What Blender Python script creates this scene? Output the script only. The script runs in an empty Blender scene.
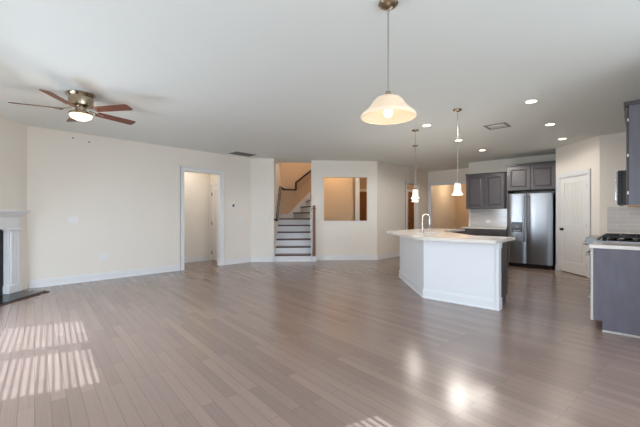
import bpy, bmesh, math, random
from mathutils import Vector, Matrix
R = math.radians
PI = math.pi
S2 = math.sqrt(0.5)
random.seed(4)
sc = bpy.context.scene
COL = sc.collection

# ------------------------------------------------------------------ camera, sky, sun, daylight, exposure
CAM_H = 1.229
H = 2.74
cd = bpy.data.cameras.new('camera')
cam = bpy.data.objects.new('camera', cd)
COL.objects.link(cam)
cam.location = (0, 0, CAM_H)
cam.rotation_euler = (R(90), 0, R(-47.55))
cd.sensor_width = 36.0
cd.lens = 345.6 / 640 * 36
cd.shift_y = 2.0 / 640
cd.clip_start = 0.05
sc.camera = cam

sc.view_settings.view_transform = 'Standard'
sc.view_settings.look = 'None'
sc.view_settings.gamma = 1
sc.view_settings.use_curve_mapping = False
sc.view_settings.exposure = 0.38
sc.cycles.use_denoising = True
sc.cycles.max_bounces = 14
sc.cycles.diffuse_bounces = 10
sc.cycles.glossy_bounces = 4
sc.cycles.sample_clamp_indirect = 6.0
sc.cycles.caustics_reflective = False
sc.cycles.caustics_refractive = False

world = bpy.data.worlds.new('sky')
sc.world = world
world.use_nodes = True
wn = world.node_tree.nodes
bg = wn['Background']
bg.inputs['Color'].default_value = (0.62, 0.76, 1.0, 1)
bg.inputs['Strength'].default_value = 1.5


def light(name, kind, loc, energy, color=(1, 1, 1), size=0.1, size_y=None, direction=None, spot=None):
    l = bpy.data.lights.new(name, kind)
    l.energy = energy
    l.color = color
    if kind == 'AREA':
        if size_y:
            l.shape = 'RECTANGLE'
            l.size_y = size_y
        else:
            l.shape = 'DISK'
        l.size = size
    elif kind == 'SUN':
        l.angle = size
    else:
        l.shadow_soft_size = size
    if kind == 'SPOT':
        l.spot_size = spot
        l.spot_blend = 0.25
    o = bpy.data.objects.new(name, l)
    COL.objects.link(o)
    o.location = loc
    if direction is not None:
        o.rotation_euler = Vector(direction).to_track_quat('-Z', 'Y').to_euler()
    return o


SUN_DIR = Vector((0.93, -0.37, -0.80))
light('sun', 'SUN', (-6, 4, 6), 6.8, (0.80, 0.94, 1.10), R(0.14), direction=SUN_DIR)
# daylight entering through the window openings of the outside walls (x = -1.2 and y = -3.2)
DAY = (0.72,0.86,1.0)
WN = (0.985, -0.17, -0.45)
light('window_daylight_living', 'AREA', (-0.98, 4.72, 1.3), 122, DAY, 1.9, 1.3, direction=(0.9, -0.5, -0.85))
light('window_daylight_center', 'AREA', (-0.95, 1.85, 1.5), 10, DAY, 1.0, 1.9, direction=WN)
light('window_daylight_door', 'AREA', (-1.45, -1.2, 1.2), 38, DAY, 2.0, 2.0, direction=WN)
light('window_daylight_breakfast', 'AREA', (1.6, -3.02, 1.35), 135, DAY, 3.4, 1.7, direction=(0, 1, -0.45))

# ------------------------------------------------------------------ helpers


def srgb(r, g, b):
    def f(v):
        v /= 255.0
        return v / 12.92 if v <= 0.04045 else ((v + 0.055) / 1.055) ** 2.4
    return (f(r), f(g), f(b), 1)


def mat(name, rgb, rough=0.5, metal=0.0, noise=0.03, scale=12.0, bump=0.0, bscale=200.0, spec=0.5,
        emit=None, estr=0.0, trans=0.0, alpha=1.0, coat=0.0, stretch=None, sss=0.0):
    m = bpy.data.materials.new(name)
    m.use_nodes = True
    nt = m.node_tree
    b = nt.nodes['Principled BSDF']
    c = srgb(*rgb)
    tc = nt.nodes.new('ShaderNodeTexCoord')
    mp = nt.nodes.new('ShaderNodeMapping')
    nt.links.new(tc.outputs['Object'], mp.inputs['Vector'])
    if stretch:
        mp.inputs['Scale'].default_value = stretch
    nz = nt.nodes.new('ShaderNodeTexNoise')
    nz.inputs['Scale'].default_value = scale
    nz.inputs['Detail'].default_value = 4
    nt.links.new(mp.outputs['Vector'], nz.inputs['Vector'])
    mx = nt.nodes.new('ShaderNodeMix')
    mx.data_type = 'RGBA'
    mx.inputs['A'].default_value = tuple(max(0, v * (1 - noise)) for v in c[:3]) + (1,)
    mx.inputs['B'].default_value = tuple(min(1, v * (1 + noise)) for v in c[:3]) + (1,)
    nt.links.new(nz.outputs['Fac'], mx.inputs['Factor'])
    nt.links.new(mx.outputs['Result'], b.inputs['Base Color'])
    b.inputs['Roughness'].default_value = rough
    b.inputs['Metallic'].default_value = metal
    b.inputs['Specular IOR Level'].default_value = spec
    b.inputs['Coat Weight'].default_value = coat
    if trans:
        b.inputs['Transmission Weight'].default_value = trans
    if sss:
        b.inputs['Subsurface Weight'].default_value = sss
    if alpha < 1:
        b.inputs['Alpha'].default_value = alpha
    if emit:
        b.inputs['Emission Color'].default_value = srgb(*emit)
        b.inputs['Emission Strength'].default_value = estr
    if bump:
        n2 = nt.nodes.new('ShaderNodeTexNoise')
        n2.inputs['Scale'].default_value = bscale
        nt.links.new(mp.outputs['Vector'], n2.inputs['Vector'])
        bp = nt.nodes.new('ShaderNodeBump')
        bp.inputs['Strength'].default_value = bump
        bp.inputs['Distance'].default_value = 0.002
        nt.links.new(n2.outputs['Fac'], bp.inputs['Height'])
        nt.links.new(bp.outputs['Normal'], b.inputs['Normal'])
    return m


def floor_material():
    m = bpy.data.materials.new('plank_floor')
    m.use_nodes = True
    nt = m.node_tree
    b = nt.nodes['Principled BSDF']
    tc = nt.nodes.new('ShaderNodeTexCoord')
    mp = nt.nodes.new('ShaderNodeMapping')
    mp.inputs['Rotation'].default_value = (0, 0, R(-82))
    nt.links.new(tc.outputs['Object'], mp.inputs['Vector'])
    br = nt.nodes.new('ShaderNodeTexBrick')
    br.offset = 0.37
    br.offset_frequency = 2
    br.inputs['Scale'].default_value = 1.0
    br.inputs['Brick Width'].default_value = 1.1
    br.inputs['Row Height'].default_value = 0.083
    br.inputs['Mortar Size'].default_value = 0.0013
    br.inputs['Mortar Smooth'].default_value = 0.2
    br.inputs['Color1'].default_value = srgb(*FLOOR_A)
    br.inputs['Color2'].default_value = srgb(*FLOOR_B)
    br.inputs['Mortar'].default_value = srgb(104, 89, 83)
    nt.links.new(mp.outputs['Vector'], br.inputs['Vector'])
    m2 = nt.nodes.new('ShaderNodeMapping')
    m2.inputs['Scale'].default_value = (1.8, 120, 1)
    nt.links.new(mp.outputs['Vector'], m2.inputs['Vector'])
    nz = nt.nodes.new('ShaderNodeTexNoise')
    nz.inputs['Scale'].default_value = 1.0
    nz.inputs['Detail'].default_value = 5
    nz.inputs['Roughness'].default_value = 0.65
    nt.links.new(m2.outputs['Vector'], nz.inputs['Vector'])
    rp = nt.nodes.new('ShaderNodeValToRGB')
    rp.color_ramp.elements[0].position = 0.3
    rp.color_ramp.elements[0].color = (0.90, 0.895, 0.89, 1)
    rp.color_ramp.elements[1].position = 0.72
    rp.color_ramp.elements[1].color = (1.05, 1.05, 1.05, 1)
    nt.links.new(nz.outputs['Fac'], rp.inputs['Fac'])
    mx = nt.nodes.new('ShaderNodeMix')
    mx.data_type = 'RGBA'
    mx.blend_type = 'MULTIPLY'
    mx.inputs['Factor'].default_value = 1.0
    nt.links.new(br.outputs['Color'], mx.inputs['A'])
    nt.links.new(rp.outputs['Color'], mx.inputs['B'])
    nt.links.new(mx.outputs['Result'], b.inputs['Base Color'])
    mr = nt.nodes.new('ShaderNodeMapRange')
    mr.inputs['To Min'].default_value = 0.20
    mr.inputs['To Max'].default_value = 0.25
    nt.links.new(nz.outputs['Fac'], mr.inputs['Value'])
    nt.links.new(mr.outputs['Result'], b.inputs['Roughness'])
    b.inputs['Specular IOR Level'].default_value = 0.85
    bp = nt.nodes.new('ShaderNodeBump')
    bp.inputs['Strength'].default_value = 0.12
    bp.inputs['Distance'].default_value = 0.002
    ad = nt.nodes.new('ShaderNodeMath')
    ad.operation = 'MULTIPLY_ADD'
    ad.inputs[1].default_value = 0.0
    nt.links.new(nz.outputs['Fac'], ad.inputs[0])
    inv = nt.nodes.new('ShaderNodeMath')
    inv.operation = 'SUBTRACT'
    inv.inputs[0].default_value = 1.0
    nt.links.new(br.outputs['Fac'], inv.inputs[1])
    nt.links.new(inv.outputs[0], ad.inputs[2])
    nt.links.new(ad.outputs[0], bp.inputs['Height'])
    nt.links.new(bp.outputs['Normal'], b.inputs['Normal'])
    return m


def tile_material():
    m = bpy.data.materials.new('subway_tile')
    m.use_nodes = True
    nt = m.node_tree
    b = nt.nodes['Principled BSDF']
    tc = nt.nodes.new('ShaderNodeTexCoord')
    br = nt.nodes.new('ShaderNodeTexBrick')
    br.inputs['Scale'].default_value = 1.0
    br.inputs['Brick Width'].default_value = 0.30
    br.inputs['Row Height'].default_value = 0.076
    br.inputs['Mortar Size'].default_value = 0.003
    br.inputs['Color1'].default_value = srgb(200, 198, 197)
    br.inputs['Color2'].default_value = srgb(210, 208, 207)
    br.inputs['Mortar'].default_value = srgb(226, 225, 223)
    # brick pattern runs in the tile panel's own x-z plane
    mp = nt.nodes.new('ShaderNodeMapping')
    mp.inputs['Rotation'].default_value = (R(90), 0, 0)
    nt.links.new(tc.outputs['Object'], mp.inputs['Vector'])
    nt.links.new(mp.outputs['Vector'], br.inputs['Vector'])
    nt.links.new(br.outputs['Color'], b.inputs['Base Color'])
    b.inputs['Roughness'].default_value = 0.12
    bp = nt.nodes.new('ShaderNodeBump')
    bp.invert = True
    bp.inputs['Strength'].default_value = 0.4
    bp.inputs['Distance'].default_value = 0.003
    nt.links.new(br.outputs['Fac'], bp.inputs['Height'])
    nt.links.new(bp.outputs['Normal'], b.inputs['Normal'])
    return m


FLOOR_A = (148,127,117)
FLOOR_B = (134,114,105)
M = {}
M['wall'] = mat('warm_white_paint', (238, 232, 223), 0.85, noise=0.012, scale=3, bump=0.05, bscale=350)
M['tan'] = mat('tan_paint', (205, 180, 152), 0.85, noise=0.012, scale=3, bump=0.05, bscale=350)
M['ceil'] = mat('ceiling_paint', (235, 240, 238), 0.92, noise=0.012, scale=3, bump=0.06, bscale=300)
M['trim'] = mat('white_trim', (232, 233, 235), 0.38, noise=0.01)
M['door'] = mat('white_door_paint', (234, 233, 231), 0.42, noise=0.01)
M['floor'] = floor_material()
M['tile'] = tile_material()
M['espresso'] = mat('espresso_stain', (70, 63, 66), 0.36, noise=0.22, scale=7, stretch=(6, 6, 0.8), bump=0.05, bscale=60, spec=0.6)
M['espresso_blue_sheen'] = mat('espresso_panel_blue_sheen', (96, 93, 104), 0.30, noise=0.28, scale=5, stretch=(3, 3, 0.7), spec=0.7)  # end panel stain with blue window reflection mixed into its colour
M['dark'] = mat('door_gap_shade', (28, 25, 25), 0.7, noise=0.05)  # near-black standing for the shade in the gap under the pantry door
M['quartz'] = mat('white_quartz', (233, 226, 218), 0.14, noise=0.05, scale=60, spec=0.6)
M['steel'] = mat('stainless_steel', (146, 147, 150), 0.30, metal=1.0, noise=0.06, scale=3, stretch=(1, 1, 14), bump=0.10, bscale=7)
M['chrome'] = mat('brushed_nickel', (196, 190, 182), 0.22, metal=1.0, noise=0.03)
M['nickel_warm'] = mat('antique_nickel', (178, 164, 142), 0.22, metal=1.0, noise=0.05)
M['black'] = mat('black_plastic', (18, 18, 20), 0.25, noise=0.05)
M['glassblack'] = mat('black_glass', (14, 16, 20), 0.06, noise=0.02, spec=0.7)
M['iron'] = mat('cast_iron', (26, 25, 25), 0.55, noise=0.1)
M['blade'] = mat('walnut_fan_blade', (104, 50, 28), 0.42, noise=0.22, scale=4, stretch=(2, 14, 2))
M['oak'] = mat('stained_oak', (122, 78, 46), 0.38, noise=0.2, scale=5, stretch=(10, 10, 1))
M['rail'] = mat('dark_stained_rail', (40, 27, 22), 0.35, noise=0.15, scale=6)
M['tread'] = mat('dark_tread', (84, 58, 48), 0.3, noise=0.15, scale=6, stretch=(2, 12, 2))
M['wooddoor'] = mat('stained_wood_door', (150, 98, 48), 0.4, noise=0.25, scale=5, stretch=(9, 9, 0.8))
M['bronze'] = mat('dark_bronze', (52, 44, 40), 0.35, metal=0.8, noise=0.05)
M['granite'] = mat('black_granite', (30, 32, 33), 0.22, noise=0.5, scale=120, spec=0.35)
M['soot'] = mat('firebox_black', (12, 12, 12), 0.7, noise=0.2)
M['plate'] = mat('white_plastic', (238, 238, 236), 0.35, noise=0.01)
M['grille'] = mat('grey_vent_metal', (150, 148, 143), 0.5, noise=0.03)
M['grommet'] = mat('pale_grey_plastic', (176, 172, 166), 0.5)
M['slot'] = mat('dark_slot', (120, 118, 113), 0.7, noise=0.03)
M['blind'] = mat('white_blind', (238, 236, 230), 0.5, noise=0.01)
M['glow_bowl'] = mat('lit_glass_bowl', (255, 244, 226), 0.3, emit=(255, 232, 198), estr=1.5)
M['glow_can'] = mat('lit_can_lens', (255, 240, 225), 0.4, emit=(255, 222, 190), estr=9.0)
M['bulb'] = mat('lit_bulb', (255, 250, 240), 0.4, emit=(255, 240, 215), estr=3.0)
M['alabaster'] = mat('alabaster_glass', (240, 222, 198), 0.28, noise=0.02, emit=(255, 226, 194), estr=0.10, alpha=0.84)
M['shade'] = mat('white_glass_shade', (245, 242, 236), 0.25, noise=0.01, emit=(255, 245, 230), estr=0.35)
M['shoe'] = mat('light_shoe_moulding', (196, 190, 184), 0.4, noise=0.03)
M['wood_edge'] = mat('light_maple_edge', (196, 152, 104), 0.45, noise=0.1, scale=10)
M['extglass'] = mat('window_glass', (255, 255, 255), 0.0, noise=0.0, alpha=0.06)


class MB:
    """collects simple shapes into one mesh"""

    def __init__(s):
        s.bm = bmesh.new()

    def box(s, x0, x1, y0, y1, z0, z1):
        x0, x1 = min(x0, x1), max(x0, x1)
        y0, y1 = min(y0, y1), max(y0, y1)
        z0, z1 = min(z0, z1), max(z0, z1)
        v = [s.bm.verts.new((x, y, z)) for x in (x0, x1) for y in (y0, y1) for z in (z0, z1)]
        for f in ((0, 1, 3, 2), (4, 6, 7, 5), (0, 4, 5, 1), (2, 3, 7, 6), (0, 2, 6, 4), (1, 5, 7, 3)):
            s.bm.faces.new([v[i] for i in f])
        return s

    def obox(s, p0, p1, thick, z0, z1, side=1):
        """box along the segment p0-p1, thickness to one side"""
        d = Vector((p1[0] - p0[0], p1[1] - p0[1]))
        n = Vector((-d.y, d.x)).normalized() * thick * side
        q = [p0, p1, (p1[0] + n.x, p1[1] + n.y), (p0[0] + n.x, p0[1] + n.y)]
        return s.prism(q, z0, z1)

    def prism(s, pts, z0, z1):
        lo = [s.bm.verts.new((p[0], p[1], z0)) for p in pts]
        hi = [s.bm.verts.new((p[0], p[1], z1)) for p in pts]
        k = len(pts)
        s.bm.faces.new(lo[::-1])
        s.bm.faces.new(hi)
        for i in range(k):
            j = (i + 1) % k
            s.bm.faces.new((lo[i], lo[j], hi[j], hi[i]))
        return s

    def extr(s, pts, d):
        """planar 3d polygon extruded by vector d"""
        lo = [s.bm.verts.new(p) for p in pts]
        hi = [s.bm.verts.new(tuple(Vector(p) + Vector(d))) for p in pts]
        k = len(pts)
        s.bm.faces.new(lo[::-1])
        s.bm.faces.new(hi)
        for i in range(k):
            j = (i + 1) % k
            s.bm.faces.new((lo[i], lo[j], hi[j], hi[i]))
        return s

    def tube(s, pts, r, n=10, close=True):
        pts = [Vector(p) for p in pts]
        rs = r if isinstance(r, (list, tuple)) else [r] * len(pts)
        rings = []
        up = None
        for i, p in enumerate(pts):
            if i == 0:
                t = pts[1] - p
            elif i == len(pts) - 1:
                t = p - pts[i - 1]
            else:
                t = (pts[i + 1] - p).normalized() + (p - pts[i - 1]).normalized()
            t.normalize()
            if up is None:
                up = t.orthogonal().normalized()
            a = (up - t * up.dot(t))
            if a.length < 1e-5:
                a = t.orthogonal()
            a.normalize()
            up = a
            b = t.cross(a)
            rings.append([s.bm.verts.new(p + (a * math.cos(2 * PI * k / n) + b * math.sin(2 * PI * k / n)) * rs[i])
                          for k in range(n)])
        for i in range(len(rings) - 1):
            for k in range(n):
                s.bm.faces.new((rings[i][k], rings[i][(k + 1) % n], rings[i + 1][(k + 1) % n], rings[i + 1][k]))
        if close:
            s.bm.faces.new(rings[0][::-1])
            s.bm.faces.new(rings[-1])
        return s

    def lathe(s, prof, n=32, c=(0, 0)):
        """profile of (radius, z)"""
        rings = []
        for r, z in prof:
            if r < 1e-5:
                rings.append([s.bm.verts.new((c[0], c[1], z))])
            else:
                rings.append([s.bm.verts.new((c[0] + r * math.cos(2 * PI * k / n), c[1] + r * math.sin(2 * PI * k / n), z))
                              for k in range(n)])
        for A, B in zip(rings, rings[1:]):
            for k in range(n):
                j = (k + 1) % n
                if len(A) == 1 and len(B) == 1:
                    continue
                if len(A) == 1:
                    s.bm.faces.new((A[0], B[j], B[k]))
                elif len(B) == 1:
                    s.bm.faces.new((A[k], A[j], B[0]))
                else:
                    s.bm.faces.new((A[k], A[j], B[j], B[k]))
        return s

    def build(s, name, m, parent=None, loc=(0, 0, 0), rz=0.0, bevel=0.0, smooth=False, solid=0.0, rot=None):
        bmesh.ops.recalc_face_normals(s.bm, faces=s.bm.faces[:])
        me = bpy.data.meshes.new(name)
        s.bm.to_mesh(me)
        s.bm.free()
        me.materials.append(m)
        o = bpy.data.objects.new(name, me)
        COL.objects.link(o)
        o.location = loc
        o.rotation_euler = rot if rot else (0, 0, rz)
        if parent is not None:
            o.parent = parent
        if smooth:
            for p in me.polygons:
                p.use_smooth = True
            e = o.modifiers.new('split', 'EDGE_SPLIT')
            e.split_angle = R(40)
        if solid:
            k = o.modifiers.new('solid', 'SOLIDIFY')
            k.thickness = solid
            k.offset = 0
        if bevel:
            k = o.modifiers.new('bevel', 'BEVEL')
            k.width = bevel
            k.segments = 2
            k.limit_method = 'ANGLE'
        return o


def tag(o, label, cat, group=None, kind=None):
    o['label'] = label
    o['category'] = cat
    if group:
        o['group'] = group
    if kind:
        o['kind'] = kind
    return o


def thing(name, label, cat, loc=(0, 0, 0), rz=0.0, group=None):
    o = bpy.data.objects.new(name, None)
    o.empty_display_size = 0.1
    COL.objects.link(o)
    o.location = loc
    o.rotation_euler = (0, 0, rz)
    return tag(o, label, cat, group)


def struct(o, label=None, cat=None):
    o['kind'] = 'structure'
    if label:
        o['label'] = label
    if cat:
        o['category'] = cat
    return o


def dup(root, loc, label, rz=None):
    r = root.copy()
    COL.objects.link(r)
    r.location = loc
    if rz is not None:
        r.rotation_euler = (0, 0, rz)
    r['label'] = label
    for ch in list(root.children):
        c = ch.copy()
        COL.objects.link(c)
        c.parent = r
        for g in list(ch.children):
            d = g.copy()
            COL.objects.link(d)
            d.parent = c
    return r


def D(a, b):
    """point given along (a) and away from (b) the 45-degree walls"""
    return ((a + b) * S2, (b - a) * S2)


# ------------------------------------------------------------------ the room shell
def wall(name, p0, p1, m, holes=(), side=1, z1=H, thick=0.12, label=None, cat='wall'):
    """straight wall from p0 to p1 (room face on the segment), holes = (s0, s1, z0, z1) along it"""
    L = math.hypot(p1[0] - p0[0], p1[1] - p0[1])
    ux, uy = (p1[0] - p0[0]) / L, (p1[1] - p0[1]) / L
    mb = MB()

    def piece(s0, s1, za, zb):
        if s1 - s0 > 1e-4 and zb - za > 1e-4:
            mb.obox((p0[0] + ux * s0, p0[1] + uy * s0), (p0[0] + ux * s1, p0[1] + uy * s1), thick, za, zb, side)
    s = 0
    for (a, b, c, d) in sorted(holes):
        piece(s, a, 0, z1)
        piece(a, b, 0, c)
        piece(a, b, d, z1)
        s = b
    piece(s, L, 0, z1)
    o = mb.build(name, m)
    return struct(o, label, cat)


fl = MB().prism([(-2.15, -3.32), (14, -3.32), (14, 10), (-0.4, 10), (-0.4, 7.0), (-1.0, 6.4), (-1.58, 3.1), (-1.04, 3.1)], -0.12, 0).build('floor', M['floor'])
struct(fl, 'grey-brown plank floor with glossy finish', 'floor')

ce = MB().prism([(-2.15, -3.32), (14, -3.32), (14, 10), D(1.6, 12.9), D(1.6, 10.75), D(0.2, 10.75),
                 D(0.2, 9.93), D(-0.813, 9.93), D(-0.813, 12.9), (-0.4, 9.7), (-0.4, 7.0), (-1.0, 6.4), (-1.58, 3.1), (-1.04, 3.1)], H, H + 0.3).build('ceiling', M['ceil'])
struct(ce, 'flat white painted ceiling', 'ceiling')

LWY = 7.53
wall('wall_left', (0.96, LWY), (5.51, LWY), M['wall'], [(3.68 - .96, 4.61 - .96, 0, 2.25)], 1)
wall('wall_hall_corner', (5.51, LWY), D(-0.813, 9.22), M['wall'], side=1)
wall('wall_stair_side', D(-0.813, 9.22), D(-0.813, 11.65), M['wall'], side=1, z1=5.3)
wall('wall_stair_back', D(-0.933, 11.65), D(1.6, 11.65), M['tan'], side=1, z1=5.3)
wall('wall_pass_through', D(0.19, 9.51), D(2.0, 9.51), M['wall'], [(0.34, 1.55, 1.063, 2.285)], 1)
wall('wall_stair_end', D(0.2, 9.63), D(0.2, 10.75), M['wall'], side=-1)
wall('wall_stair_hall', D(0.2, 10.63), D(1.6, 10.63), M['tan'], side=1, z1=5.3)
wall('wall_foyer_side', D(1.6, 10.63), D(1.6, 12.5), M['tan'], side=1, z1=5.3)
wall('wall_foyer_back', D(1.5, 12.4), D(4.82, 12.4), M['tan'], side=1)
wall('wall_back_hall', (8.135, 5.30), (13.9, 5.30), M['wall'], [(9.80 - 8.135, 10.54 - 8.135, 0, 2.25)], 1)
wall('wall_dining', (11.32, 5.30), (11.32, 3.40), M['wall'], [(0.10, 1.62, 0, 2.27)], 1)
wall('wall_dining_far', (13.8, 5.30), (13.8, 2.0), M['tan'], side=1)
wall('wall_dining_side', (13.9, 2.4), (10.2, 2.4), M['tan'], side=1)
wall('wall_kitchen_return', (11.32, 3.53), (10.26, 3.53), M['wall'], side=1)
wall('wall_kitchen', (10.15, 3.53), (10.15, 1.33), M['wall'], side=1)
wall('wall_fridge_side', (10.15, 1.34), (9.36, 1.34), M['wall'], side=1)
PA, PB = (9.36, 1.34), (8.38, 0.51)
wall('wall_pantry', PA, PB, M['wall'], [(0.13, 0.985, 0, 2.06)], 1)
wall('wall_range_end', PB, (8.38, -0.29), M['wall'], side=1)
wall('wall_range', (8.5, -0.29), (4.3, -0.29), M['wall'], side=1)
wall('wall_breakfast_side', (4.3, -0.29), (4.3, -3.2), M['wall'], side=1)
wall('wall_breakfast', (4.42, -3.2), (-2.7, -3.2), M['wall'], [(1.1, 2.75, 0.55, 2.2), (2.9, 4.55, 0.55, 2.2)], 1)
# outside wall: two living-room windows with blinds, a tall window, a glazed door
WX = -1.2
WA = math.atan2(0.17, 0.985)      # the window wall stands slightly askew to the long walls


def WP(y, off=0.0):
    """point on the window wall's room face at coordinate y, moved off into the room"""
    x0 = WX + (y - 4.7) * math.tan(WA) if y > 3.1 else -1.07 + (y - 2.3) * math.tan(WA)
    return (x0 + off * math.cos(WA), y - off * math.sin(WA))


WK = 1 / math.cos(WA)
WIN = [(-2.2, -0.2, 0.02, 2.15), (1.36, 2.37, 0.55, 2.60), (3.74, 4.62, 0.52, 1.97), (4.78, 5.68, 0.52, 1.97)]
wall('wall_window', WP(-3.32), WP(3.1), M['wall'], [((a + 3.32) * WK, (b + 3.32) * WK, c, d) for a, b, c, d in WIN[:2]], 1)
wall('wall_living_window', WP(3.101), WP(6.36), M['wall'], [((a - 3.101) * WK, (b - 3.101) * WK, c, d) for a, b, c, d in WIN[2:]], 1)
wall('wall_window_jog', (WP(3.1)[0], 3.1), (WP(3.101)[0] - .1, 3.1), M['wall'], side=1)
FR = R(45)
FC = (0.96, LWY)


def FP(al, pe):
    return (FC[0] + S2 * al - S2 * pe, FC[1] + S2 * al + S2 * pe)


wall('wall_fireplace', FP(-2.05, 0), FC, M['wall'], [(2.05 - 1.46, 2.05 - 0.56, 0.0, 0.95)], 1)
wall('wall_living_return', (-1.1, 6.36 - 0.28), (FP(-2.05, 0)[0], 6.36 - 0.28), M['wall'], side=1)
# small hall behind the doorway in the long wall
wall('wall_hall_back', (3.0, 8.67), (5.1, 8.67), M['wall'], side=1)
wall('wall_hall_end', (4.98, 8.75), (4.98, 7.60), M['wall'], [(0.16, 0.86, 0, 2.05)], 1)
wall('wall_hall_side', (3.1, 7.6), (3.1, 8.75), M['tan'], side=1)
# upstairs closing surface over the stairwell
MBc = MB().prism([D(-0.95, 9.8), D(1.75, 9.8), D(1.75, 11.8), D(-0.95, 11.8)], 5.3, 5.4)
struct(MBc.build('ceiling_upstairs', M['ceil']))
uf = MB().obox(D(-0.93, 9.93), D(1.7, 9.93), 0.1, H + 0.3, 5.3, -1).build('wall_upstairs_front', M['tan'])
struct(uf)


# baseboards
def baseboard(name, pts, side, h=0.135, t=0.016):
    """runs of skirting along each pair of points; stands on the room side of the wall"""
    mb = MB()
    for p0, p1 in pts:
        mb.obox(p0, p1, t, 0, h - 0.03, side)
        mb.obox(p0, p1, t * 0.6, h - 0.03, h, side)
        mb.obox(p0, p1, t * 1.8, 0, 0.02, side)
    return struct(mb.build(name, M['trim'], bevel=0.002))


baseboard('baseboard_left', [((0.98, LWY), (3.59, LWY)), ((4.70, LWY), (5.51, LWY))], -1)
baseboard('baseboard_hall_corner', [((5.51, LWY), D(-0.813, 9.22))], -1)
baseboard('baseboard_pass_through', [(D(0.36, 9.51), D(2.0, 9.51))], -1)
baseboard('baseboard_back_hall', [((8.135, 5.30), (9.71, 5.30)), ((10.63, 5.30), (11.32, 5.30))], -1)
baseboard('baseboard_pantry', [(PA, (PA[0] + (PB[0] - PA[0]) * .04, PA[1] + (PB[1] - PA[1]) * .04)),
                               ((PA[0] + (PB[0] - PA[0]) * .84, PA[1] + (PB[1] - PA[1]) * .84), PB)], -1)
baseboard('baseboard_hall_back', [((3.1, 8.67), (4.98, 8.67))], -1)
baseboard('baseboard_range_end', [(PB, (8.38, 0.40))], -1)
baseboard('baseboard_foyer', [(D(0.32, 10.63), D(1.6, 10.63)), (D(1.6, 12.4), D(1.85, 12.4)), (D(2.85, 12.4), D(3.6, 12.4))], -1)
baseboard('baseboard_dining', [((13.8, 5.3), (13.8, 2.4))], -1)


# door and opening casings
def casing(name, p0, p1, top, side, w=0.085, t=0.02, depth=0.12, m=None):
    """flat casing round an opening p0-p1 on the room face, with jambs lining the wall thickness"""
    L = math.hypot(p1[0] - p0[0], p1[1] - p0[1])
    u = ((p1[0] - p0[0]) / L, (p1[1] - p0[1]) / L)

    def pt(s):
        return (p0[0] + u[0] * s, p0[1] + u[1] * s)
    mb = MB()
    mb.obox(pt(-w), pt(0), t, 0, top + w, -side)
    mb.obox(pt(L), pt(L + w), t, 0, top + w, -side)
    mb.obox(pt(0), pt(L), t, top, top + w, -side)
    mb.obox(pt(-w), pt(-w + .02), t * 1.5, 0, top + w, -side)
    mb.obox(pt(L + w - .02), pt(L + w), t * 1.5, 0, top + w, -side)
    mb.obox(pt(-w), pt(L + w), t * 1.5, top + w - .02, top + w, -side)
    mb.obox(pt(-0.001), pt(0.015), depth, 0, top, side)
    mb.obox(pt(L - 0.015), pt(L + 0.001), depth, 0, top, side)
    mb.obox(pt(0), pt(L), depth, top - 0.015, top + .001, side)
    return struct(mb.build(name, m or M['trim'], bevel=0.002))


casing('trim_hall_doorway', (3.68, LWY), (4.61, LWY), 2.25, 1)
casing('trim_back_doorway', (9.80, 5.30), (10.54, 5.30), 2.25, 1)
casing('trim_dining_opening', (11.32, 5.20), (11.32, 3.68), 2.27, 1)


def pq(s):
    L = math.hypot(PB[0] - PA[0], PB[1] - PA[1])
    return (PA[0] + (PB[0] - PA[0]) * s / L, PA[1] + (PB[1] - PA[1]) * s / L)


casing('trim_pantry_door', pq(0.13), pq(0.985), 2.06, 1)
casing('trim_hall_end_door', (4.98, 8.59), (4.98, 7.89), 2.05, 1, w=0.06)
casing('trim_foyer_front_door', D(1.93, 12.4), D(2.77, 12.4), 2.1, 1)
casing('trim_foyer_closet', D(3.75, 12.4), D(4.5, 12.4), 2.1, 1)
# white corner trim where the hall beside the stairs ends
struct(MB().prism([D(1.57, 10.61), D(1.70, 10.61), D(1.70, 10.75), D(1.57, 10.75)], 0, H).build('trim_foyer_corner', M['trim'], bevel=.003))


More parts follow.
